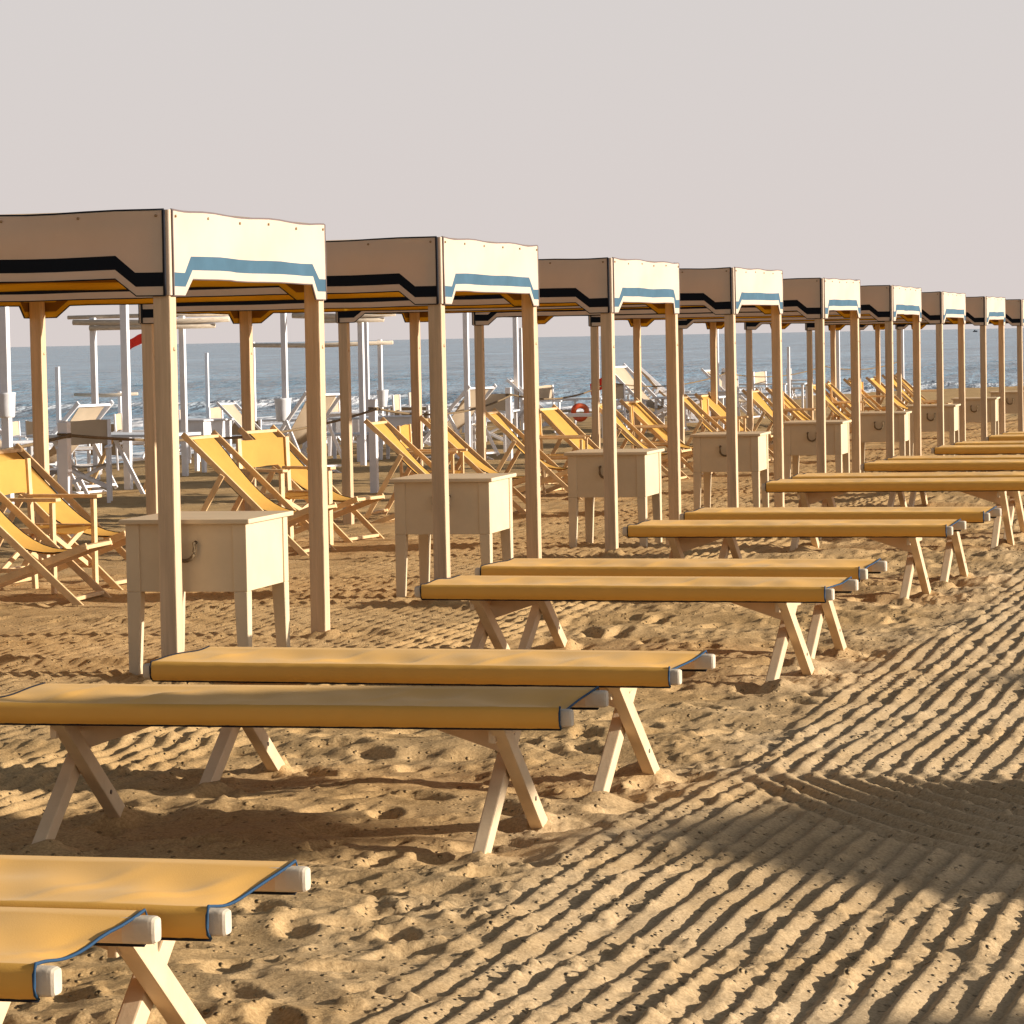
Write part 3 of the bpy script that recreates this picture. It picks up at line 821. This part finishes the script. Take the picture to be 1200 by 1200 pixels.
# ------------------------------------------------------------------ deck chair
def make_deckchair(wood, cloth, name, cat, group, sag=0.225, bow=0.05):
    root = empty(name)
    tag(root, 'x', cat, group)
    w = 0.29
    At, Ab = Vector((-0.60, 0, 0.97)), Vector((0.44, 0, 0.0))
    Bt, Bb = Vector((0.50, 0, 0.37)), Vector((-0.52, 0, 0.0))
    for s in (-1, 1):
        y = Vector((0, s*w, 0))
        m = MB(); m.bar(Ab+y+(Ab-At).normalized()*0.05, At+y, 0.047, 0.022, wood, Vector((0, 1, 0))); m.build('back_rail', root)
        y = Vector((0, s*(w-0.045), 0))
        m = MB(); m.bar(Bb+y+(Bb-Bt).normalized()*0.05, Bt+y, 0.047, 0.022, wood, Vector((0, 1, 0))); m.build('seat_rail', root)
        y = Vector((0, s*(w+0.028), 0))
        m = MB(); m.bar(At.lerp(Ab, 0.34)+y, Vector((-0.60, 0, 0.05))+y, 0.045, 0.02, wood, Vector((0, 1, 0))); m.build('prop_rail', root)
    for p, ww in ((At+(Ab-At)*0.035, w), (Ab+(At-Ab)*0.03, w), (Bt+(Bb-Bt)*0.02, w-0.03), (Bb+(Bt-Bb)*0.06, w-0.045), (Vector((-0.58, 0, 0.09)), w+0.02)):
        c = MB(); c.bar(p-Vector((0, ww, 0)), p+Vector((0, ww, 0)), 0.046, 0.026, wood, Vector((0, 0, 1)), 0.006); c.build('crossbar', root)
    sl = MB()
    hs = w-0.075
    pa, pc = At+(Ab-At)*0.035, Bt+(Bb-Bt)*0.02
    N = 16
    def S(u):
        q = pa.lerp(pc, u)
        # hang the cloth: straight down the back, belly at the seat
        q = q + Vector((-bow*math.sin(math.pi*u), 0, -sag*math.sin(math.pi*u**1.25)))
        return q
    rows = []
    for i in range(N+1):
        u = i/N
        q = S(u)
        rows.append([q+Vector((0, y*hs*(1-0.05*math.sin(math.pi*u)), -0.018*math.sin(math.pi*u)*(1-y*y) + 0.004*math.sin(5*y+u*9))) for y in (-1, -0.8, -0.5, -0.2, 0.1, 0.4, 0.7, 1)])
    sl.grid(rows, cloth, True)
    sl.grid([[p-Vector((0.002, 0, 0.003)) for p in reversed(r_)] for r_ in rows], cloth, True)
    o = sl.build('sling', root)
    pp = MB()
    for k in (0, -1): pp.tube([r_[k] for r_ in rows], 0.005, M['piping_black'] if cloth is M['chaircloth'] else cloth, 6)
    pp.build('piping', o)
    return root
dc = make_deckchair(M['chairwood'], M['chaircloth'], 'deck_chair', 'deck chair', 'yellow deck chairs under the gazebos')
dc2 = make_deckchair(M['chairwood'], M['chaircloth'], 'deck_chair', 'deck chair', 'yellow deck chairs under the gazebos', 0.185, 0.02)
rnd = random.Random(5)
for i in range(1, 11):
    for k in (0, 1):
        if i == 1: x, y, rz = ((-8.70, 19.62, 4), (-8.98, 21.1, -3))[k]
        elif i == 2: x, y, rz = ((-8.80, 24.6, -4), (-8.92, 26.25, -9))[k]
        else:
            x = GX0-3.05+rnd.uniform(-0.12, 0.12); y = GY0+GS*i+(0.45, 1.95)[k]+rnd.uniform(-0.2, 0.2); rz = rnd.uniform(-9, 5)
        place((dc, dc2)[k], i == 1, (x, y, bz(x, y)+0.0), R(rz),
              'yellow canvas deck chair, the %s of the two under the %s gazebo' % ('nearer' if k == 0 else 'farther', ORD[i]))

# ------------------------------------------------------------------ folding armchair
def make_armchair(wood, cloth, name, cat, group, w=0.27, seat=0.43, arm=0.64, back=0.90):
    root = empty(name)
    tag(root, 'x', cat, group)
    for s in (-1, 1):
        m = MB(); m.bar((0.24, s*w, -0.05), (0.24, s*w, arm-0.02), 0.042, 0.028, wood); m.build('leg', root)
        m = MB(); m.bar((-0.24, s*w, -0.05), (-0.28, s*w, back), 0.042, 0.028, wood); m.build('leg', root)
        m = MB(); m.box((-0.01, s*w, arm), (0.60, 0.065, 0.024), wood, None, 0.006); m.build('armrest', root)
        m = MB(); m.bar((0.24, s*w, 0.16), (-0.25, s*w, 0.16), 0.03, 0.02, wood, Vector((0, 1, 0))); m.build('side_rail', root)
        m = MB(); m.bar((0.24, s*w, seat), (-0.25, s*w, seat), 0.036, 0.024, wood, Vector((0, 1, 0))); m.build('side_rail', root)
    m = MB()
    for x in (-0.17, 0.17):
        m.bar((x, -w, 0.16), (x, w, seat), 0.034, 0.02, wood); m.bar((x+0.024, w, 0.16), (x+0.024, -w, seat), 0.034, 0.02, wood)
    m.build('cross_brace', root)
    m = MB()
    rows = [[(x, y*w, seat+0.012-0.045*(1-y*y)) for y in (-1, -0.6, -0.2, 0.2, 0.6, 1)] for x in (-0.23, -0.08, 0.08, 0.23)]
    m.grid(rows, cloth); m.grid([[(p[0], p[1], p[2]-0.004) for p in reversed(r_)] for r_ in rows], cloth); m.build('seat', root)
    m = MB()
    rows = []
    for z in (arm+0.02, arm+0.1, arm+0.18, back-0.01):
        xb = -0.24-0.04*(z/back)
        rows.append([(xb-0.02*(1-y*y), y*(w+0.012), z+0.008*math.sin(3*y)) for y in (-1, -0.6, -0.2, 0.2, 0.6, 1)])
    m.grid(rows, cloth); m.grid([[(p[0]-0.004, p[1], p[2]) for p in reversed(r_)] for r_ in rows], cloth); m.build('backrest', root)
    return root
ac = make_armchair(M['chairwood'], M['chaircloth'], 'folding_armchair', 'armchair', 'yellow folding armchairs between the deck chairs')
for i in range(1, 11):
    if i == 1: x, y, rz = -8.92, 19.95+0.45, -8
    elif i == 2: x, y, rz = -8.95, 25.5, -28
    else: x = GX0-3.1+rnd.uniform(-0.15, 0.15); y = GY0+GS*i+1.2+rnd.uniform(-0.1, 0.1); rz = rnd.uniform(2, 14)
    place(ac, i == 1, (x, y, bz(x, y)), R(rz), 'wooden folding armchair with yellow cloth between the deck chairs of the %s gazebo' % ORD[i])

# ------------------------------------------------------------------ rope fence
def fence_post(x, y, h=1.08):
    root = empty('fence_post', (x, y, bz(x, y)))
    m = MB(); m.box((0, 0, h/2-0.15), (0.085, 0.085, h+0.3), M['whitewood'], None, 0.008); m.build('stake', root)
    m = MB()
    for k in range(2): m.tube([(0.052*math.cos(a_), 0.052*math.sin(a_), h-0.10-0.022*k) for a_ in [2*math.pi*j/10 for j in range(11)]], 0.011, M['rope'], 6)
    m.build('rope_loop', root)
    return root
FP = [(-9.9, 13.4), (-10.42, 24.3), (-11.35, 35.4), (-12.7, 46.2), (-13.9, 57.2), (-13.9, 68.0), (-13.7, 79.0), (-13.4, 90.0)]
FN = ['nearest white fence post, out at the left', 'white fence post behind the deck chairs at the left edge', 'second white fence post, before the slim white pole between the nearest two gazebos', 'third white fence post, left of the second near gazebo post',
      'white fence post standing before the surf', 'thin white fence post far down the rope line', 'small white fence post far off between gazebo posts', 'farthest small white fence post of the rope line']
for (x, y), lb in zip(FP, FN):
    tag(fence_post(x, y), lb, 'fence post', 'white posts of the rope fence')
for i in range(len(FP)-1):
    (xa, ya), (xb, yb) = FP[i], FP[i+1]
    za, zb = bz(xa, ya)+0.97, bz(xb, yb)+0.97
    m = MB()
    m.tube([(xa+0.05+(xb-xa)*t, ya+(yb-ya)*t, za+(zb-za)*t-0.16*4*t*(1-t)) for t in [k/16 for k in range(17)]], 0.014, M['rope'], 6)
    o = m.build('rope')
    tag(o, 'dark sagging rope strung between the %s and next fence post' % ORD[i], 'rope', 'ropes of the fence')

# ------------------------------------------------------------------ neighbouring bathing place: white posts, poles, tables, chairs
def polar(px, y):
    """point at distance y along the row, on the bearing of picture column px"""
    return y*math.tan(YAW+math.atan((px-600)/F_PX))
def pole(px, y, h, w=0.10, lean=0.0, name='white_pole', m='whitewood'):
    x = polar(px, y); z = bz(x, y)
    b = MB(); b.bar((0, 0, -0.25), (lean, 0, h), w, w, M[m], Vector((1, 0, 0)), 0.008)
    o = b.build(name); o.location = (x, y, z)
    return o
POLES = [(10, 31.3, 2.35, 0.09, 'thick white square pole at the left edge of the photo'),
         (151, 37.2, 2.40, 0.09, 'tall white square pole just left of the nearest gazebo posts'),
         (71, 56, 1.9, 0.075, 'thin white pole alone against the sea near the left edge'),
         (246, 72, 2.2, 0.075, 'faint pale pole in the surf between the nearest two sunlit posts'),
         (433, 50, 2.2, 0.07, 'slim white pole tight against the right of a thicker one'),
         (550, 46, 2.2, 0.075, 'white pole just right of the second gazebo front post'),
         (608, 58, 2.4, 0.085, 'white pole hard against the left of the second gazebo rear post'),
         (614, 64, 2.1, 0.06, 'thinnest white pole close beside another left of a wide post'),
         (927, 70, 1.5, 0.06, 'thin white pole on the shore left of the fifth gazebo post')]
for px, y, h, w, lb in POLES:
    tag(pole(px, y, h, w), lb, 'pole', 'white poles of the neighbouring bathing place')
def shade_frame(posts, yb, zb, px0, px1, dbl, label):
    """two white posts under a roof pole of rolled mats"""
    xc = polar(posts[0], yb)
    root = empty('shade_frame', (xc, yb, bz(xc, yb)))
    tag(root, label, 'shade frame', 'pole frames with rolled mats by the sea')
    for px in posts:
        x = polar(px, yb); b = MB(); b.bar((x-xc, 0, -0.25), (x-xc, 0, zb+0.06), 0.078, 0.078, M['whitewood'], Vector((1, 0, 0)), 0.008); b.build('post', root)
    x0, x1 = polar(px0, yb)-xc, polar(px1, yb)-xc
    b = MB(); b.tube([(x0, -0.09, zb), ((x0+x1)/2, -0.09, zb-0.03), (x1, -0.09, zb)], [0.04, 0.046, 0.038], M['bamboo'], 10); b.build('roof_pole', root)
    if dbl:
        b = MB(); b.tube([(x0-0.15, 0.08, zb+0.07), ((x0+x1)/2, 0.08, zb+0.075), (x1*0.97, 0.08, zb+0.07)], [0.028, 0.03, 0.028], M['bamboo'], 10); b.build('roof_pole', root)
        b = MB(); b.tube([(x0+0.25, -0.10, zb-0.085), (x1*0.9, -0.10, zb-0.085)], 0.036, M['bamboo'], 10); b.build('rolled_mat', root)
    return root
shade_frame((114, 218), 42, 2.22, 94, 276, True, 'shade frame with doubled roof poles behind the nearest two posts at left')
shade_frame((337, 427), 44.7, 2.22, 350, 470, True, 'shade frame with rolled mat between the nearest two gazebos')
shade_frame((300, 449), 58, 2.05, 288, 466, False, 'farther shade frame with one long pole, left of the second gazebo')
shade_frame((143, 172), 74, 1.35, 92, 166, False, 'lowest shade frame out over the surf at left')
shade_frame((703, 843), 62, 2.35, 748, 848, False, 'shade frame with sunlit pole right of the third gazebo post')
shade_frame((985, 1060), 70, 2.2, 1004, 1066, False, 'small shade frame at far right with pale roof pole')

def table(loc, rz, label, w=1.2, d=0.7, h=0.66, cross=False):
    root = empty('beach_table', loc, rz); tag(root, label, 'table', 'white tables of the neighbouring bathing place')
    m = MB(); m.box((0, 0, h), (w, d, 0.035), M['tableblue'], None, 0.006); m.build('tabletop', root)
    for s in (-1, 1):
        if cross:
            for q in (-1, 1):
                m = MB(); m.bar((s*0.4-q*0.35*0.6, q*0.27, -0.04), (s*0.4+q*0.35*0.6, q*0.27, h-0.02), 0.05, 0.028, M['whitewood'] if q < 0 else M['chairwood'], Vector((0, 1, 0))); m.build('leg', root)
        else:
            for q in (-1, 1):
                m = MB(); m.bar((s*(w/2-0.07), q*(d/2-0.07), -0.05), (s*(w/2-0.07), q*(d/2-0.07), h-0.02), 0.05, 0.05, M['whitewood']); m.build('leg', root)
    return root
def G(px, y):
    x = polar(px, y); return (x, y, bz(x, y))
table(G(135, 36.0), R(-12), 'pale blue grey folding table on crossed legs beside the tall white pole', 1.9, 0.9, 0.70, True)
table(G(440, 49), R(5), 'white table behind the second gazebo deck chairs', 1.3, 0.7, 0.62)
table(G(270, 52), R(4), 'low white table right of the grey white box', 1.4, 0.7, 0.40)
table(G(395, 47), R(2), 'white low table left of the tall white pole and fence post', 1.0, 0.6, 0.42)
table(G(585, 55), R(3), 'small white table right of the second gazebo', 0.7, 0.6, 0.55)
table(G(850, 64), R(3), 'white table by the surf behind the fourth gazebo deck chairs', 2.2, 0.7, 0.6)
table(G(70, 50), R(3), 'white table near the water at the left edge', 1.4, 0.7, 0.55)
table(G(810, 60), R(0), 'white table in front of the beige recliner, right of the third gazebo', 1.3, 0.7, 0.62)
table(G(330, 60), R(6), 'pale table at the water behind the sunlit rear post', 1.5, 0.7, 0.58)
table(G(500, 66), R(0), 'long white table by the surf left of the second gazebo front post', 2.0, 0.7, 0.6)
table(G(665, 64), R(4), 'white table by the surf just left of the swimming ring', 1.6, 0.7, 0.6)
table(G(765, 68), R(-4), 'white table at the water behind the tall beige recliner', 1.6, 0.7, 0.6)
table(G(905, 76), R(0), 'far white table on the shore left of the fifth gazebo', 1.8, 0.7, 0.6)
wbx = make_box(M['whitewood'], 'beach box', False)
wbx['group'] = 'white boxes of the neighbouring bathing place'
place(wbx, True, G(236, 44.5), R(70), 'white wooden box right of the nearest gazebo post', 1.0)
place(wbx, False, G(470, 47.5), R(6), 'small white wooden box left of the second gazebo front post', 0.85)
place(wbx, False, G(408, 51), R(12), 'white wooden box behind the slim white pole and the yellow chairs', 0.9)
place(wbx, False, G(850, 62), R(8), 'white wooden box on the shore behind the fourth gazebo', 0.9)
wc = make_armchair(M['whitewood'], M['beige'], 'canvas_armchair', 'armchair', 'white armchairs with beige cloth', 0.27, 0.43, 0.62, 0.92)
WCH = [(100, 47, 20, 'white armchair with beige back above the folding table'), (100, 33.5, -70, 'white chair turned sideways left of the folding table'),
       (230, 62, 15, 'beige backed chair just right of the nearest gazebo post'), (268, 66, -10, 'small beige chair against the surf, left of the sunlit second post'),
       (160, 50, 10, 'brown backed chair between the two nearest white poles'), (56, 52, 40, 'beige chair beside the leftmost gazebo post'),
       (385, 52, 0, 'beige backed chair left of the third gazebo rear post'), (428, 53, 12, 'beige backed chair beside the slim white pole'),
       (485, 54, 5, 'brown backed chair left of the second gazebo front post'), (735, 58, -30, 'beige armchair behind the deck chairs of the third gazebo'),
       (820, 60, 15, 'beige armchair near the surf behind the fourth gazebo'), (575, 50, -80, 'white folding chair right of the second gazebo front post'),
       (20, 40, 30, 'white chair low at the left edge behind the near deck chair'),
       (405, 60, -15, 'small beige chair by the surf between the sunlit rear post and the slim white pole'), (205, 57, 5, 'pale chair tight against the right side of the nearest gazebo post'),
       (500, 62, 10, 'farther beige chair low by the surf left of the second gazebo front post'), (655, 60, -20, 'pale chair left of the bench with the swimming ring'),
       (725, 66, 10, 'pale chair by the surf under the third gazebo'), (880, 70, 5, 'pale chair by the surf right of the fourth gazebo front post'),
       (905, 74, -20, 'small pale chair on the shore left of the fifth gazebo'), (940, 80, 0, 'tiny pale chair on the far shore behind the fifth gazebo'),
       (35, 58, 5, 'distant pale chair at the water left of the leftmost gazebo post')]
for i, (px, y, rz, lb) in enumerate(WCH):
    place(wc, i == 0, G(px, y), R(rz), lb)
wd = make_deckchair(M['whitewood'], M['beige'], 'beach_recliner', 'recliner', 'white recliners with beige cloth')
WDC = [(345, 42, 150, 1.15, 'large beige recliner seen from behind, left of the sunlit rear post'), (525, 46.5, 160, 1.15, 'large beige recliner behind the second gazebo front post'),
       (765, 60, -15, 1.3, 'tall beige recliner by the surf right of the third gazebo'), (62, 36.5, 165, 1.15, 'beige recliner behind the leftmost gazebo post'),
       (300, 55, -10, 1.0, 'pale recliner behind the white box and deck chairs'), (20, 34.5, -10, 1.0, 'pale recliner cut by the left edge'),
       (640, 58, 10, 1.1, 'beige recliner between the sunlit second rear post and the swimming ring'), (790, 66, 20, 1.2, 'wide beige recliner by the surf left of the fourth gazebo'),
       (865, 68, -10, 1.1, 'beige recliner on the shore behind the fourth gazebo post')]
for i, (px, y, rz, s_, lb) in enumerate(WDC):
    place(wd, i == 0, G(px, y), R(rz), lb, s_)
# brown fabric windbreak panels behind the chairs
def windbreak(px, y, w, h, label):
    root = empty('windbreak', G(px, y)); tag(root, label, 'windbreak', 'brown windbreaks by the water')
    m = MB(); rows = [[(w*(j/8-0.5), 0.02*math.sin(j*1.9+i), 0.22+h*i/4) for j in range(9)] for i in range(5)]
    m.grid(rows, M['khaki']); m.grid([[(p[0], p[1]+0.005, p[2]) for p in reversed(r_)] for r_ in rows], M['khaki']); m.build('cloth', root)
    for s in (-1, 1):
        b = MB(); b.bar((s*w/2, 0.02, -0.2), (s*w/2, 0.02, 0.25+h), 0.05, 0.05, M['whitewood']); b.build('stake', root)
windbreak(128, 53, 0.75, 0.55, 'brown cloth windbreak between two white poles at left')
windbreak(268, 57, 1.3, 0.42, 'brown cloth windbreak behind the white box')
windbreak(482, 57, 0.7, 0.45, 'brown cloth windbreak left of the second gazebo front post')

def bag(px, y, z, label, hgt=0.32, r0=0.11, r1=0.08):
    x = polar(px, y)
    m = MB(); n = 14
    pts = [(0, 0, 0), (0, 0, 0.02), (0, 0, hgt*0.5), (0, 0, hgt*0.93), (0, 0, hgt)]
    m.tube(pts, [r1*0.9, r1, (r0+r1)/2, r0, r0*1.04], M['whiteplastic'], n)
    o = m.build('white_bucket'); o.location = (x, y, bz(x, y)+z)
    tag(o, label, 'bucket', 'white buckets hung on the poles')
bag(451, 57.5, 0.70, 'white bucket on the table under the farther shade frame')
bag(10, 31.1, 1.0, 'white bucket tied to the thick pole at the left edge', 0.26, 0.10, 0.09)
bag(334, 44.5, 0.68, 'white bucket tied to the pole left of the sunlit rear post', 0.34, 0.125, 0.10)

# orange swimming ring hung on a white bench, red flag on a mast
def ring(px, y, label, r=0.20):
    x = polar(px, y); m = MB()
    m.tube([(r*math.cos(a_), 0.05*math.sin(a_*2), 0.46+r*math.sin(a_)) for a_ in [2*math.pi*k/24 for k in range(25)]], 0.05, M['orange'], 10, False)
    o = m.build('swim_ring'); o.location = (x, y, bz(x, y)); tag(o, label, 'swim ring')
ring(682, 56, 'orange and red swimming ring leaning on a white bench', 0.12)
def bench(px, y, label):
    root = empty('white_bench', G(px, y)); tag(root, label, 'bench')
    m = MB(); m.box((0, -0.1, 0.42), (0.95, 0.10, 0.06), M['whitewood'], None, 0.008); m.build('seat', root)
    for s in (-1, 1):
        b = MB(); b.bar((s*0.42, -0.1, -0.05), (s*0.42, -0.1, 0.39), 0.06, 0.06, M['whitewood']); b.build('leg', root)
bench(684, 55.8, 'white bench with an orange swimming ring, right of the second gazebo')
def flagpole(px, y, h, fz, label):
    root = empty('flag_pole', G(px, y)); tag(root, label, 'flag pole')
    m = MB(); m.tube([(0, 0, -0.2), (0, 0, h)], [0.03, 0.022], M['whitewood'], 8); m.build('mast', root)
    m = MB(); rows = [[(-0.02-0.34*j/6, 0.03*math.sin(j*1.3+i), fz+0.22*i/3-0.16*(j/6)**1.2) for j in range(7)] for i in range(4)]
    m.grid(rows, M['red']); m.grid([[(p[0], p[1]+0.004, p[2]) for p in reversed(r_)] for r_ in rows], M['red']); m.build('flag', root)
flagpole(172, 66, 3.1, 2.42, 'white mast with a small red flag left of the nearest gazebo post')
flagpole(716, 60, 1.1, 0.85, 'short pole with a red pennant right of the third gazebo front post')

# small boat far out
def boat():
    x, y = polar(1146, 2300), 2300
    root = empty('small_boat', (x, y, SEA_Z)); tag(root, 'tiny dark boat far out on the sea at right', 'boat')
    m = MB(); L = 3.2
    rows = []
    for i in range(9):
        t = i/8; w = 0.75*math.sin(math.pi*(0.12+0.80*(1-t)**0.7))**0.8 if i < 8 else 0.03
        rows.append([(L*(t-0.5), -w, 0.75+0.25*t*t), (L*(t-0.5), -w*0.8, 0.1), (L*(t-0.5), 0, -0.2), (L*(t-0.5), w*0.8, 0.1), (L*(t-0.5), w, 0.75+0.25*t*t)])
    m.grid(rows, M['dark']); m.add([rows[0][k] for k in range(5)], [(0, 1, 2, 3, 4)], M['dark'])
    m.add([(r_[0][0], r_[0][1], 0.6) for r_ in rows]+[(r_[4][0], r_[4][1], 0.6) for r_ in rows], [(i, i+1, 10+i, 9+i) for i in range(8)], M['dark'])
    m.build('hull', root)
    m = MB(); m.box((-0.3, 0, 1.0), (0.9, 0.9, 0.8), M['dark'], None, 0.05); m.build('cabin', root)
boat()

# ------------------------------------------------------------------ parasols of the next row, right of the frame; their shade falls across the tracks; the small last one is added for shade
def parasol(x, y, r, label):
    root = empty('parasol', (x, y, bz(x, y))); tag(root, label, 'parasol', 'parasols of the next row')
    m = MB(); m.tube([(0, 0, -0.3), (0, 0, 2.62)], 0.025, M['whitewood'], 10); m.build('pole', root)
    m = MB(); n = 24; rows = []
    for i in range(7):
        t = i/6
        rows.append([(r*t*math.cos(2*math.pi*k/n), r*t*math.sin(2*math.pi*k/n), 2.6-0.55*t**1.15-0.05*t*abs(math.sin(4*2*math.pi*k/n))) for k in range(n+1)])
    rows.append([(p[0]*1.0, p[1]*1.0, p[2]-0.16) for p in rows[-1]])
    m.grid(rows, M['canvas']); m.build('canopy', root)
parasol(6.8, 11.25, 1.5, 'cream parasol of the next row, nearest the camera')
parasol(7.35, 16.0, 1.5, 'cream parasol of the next row, second from the camera')
parasol(7.25, 7.25, 1.62, 'cream parasol of the next row, beside the lens')

parasol(2.95, 10.72, 0.50, 'small unseen parasol added to shade the second pair of sunbeds')  # added out of view, placed and sized to shade one sunbed's right end
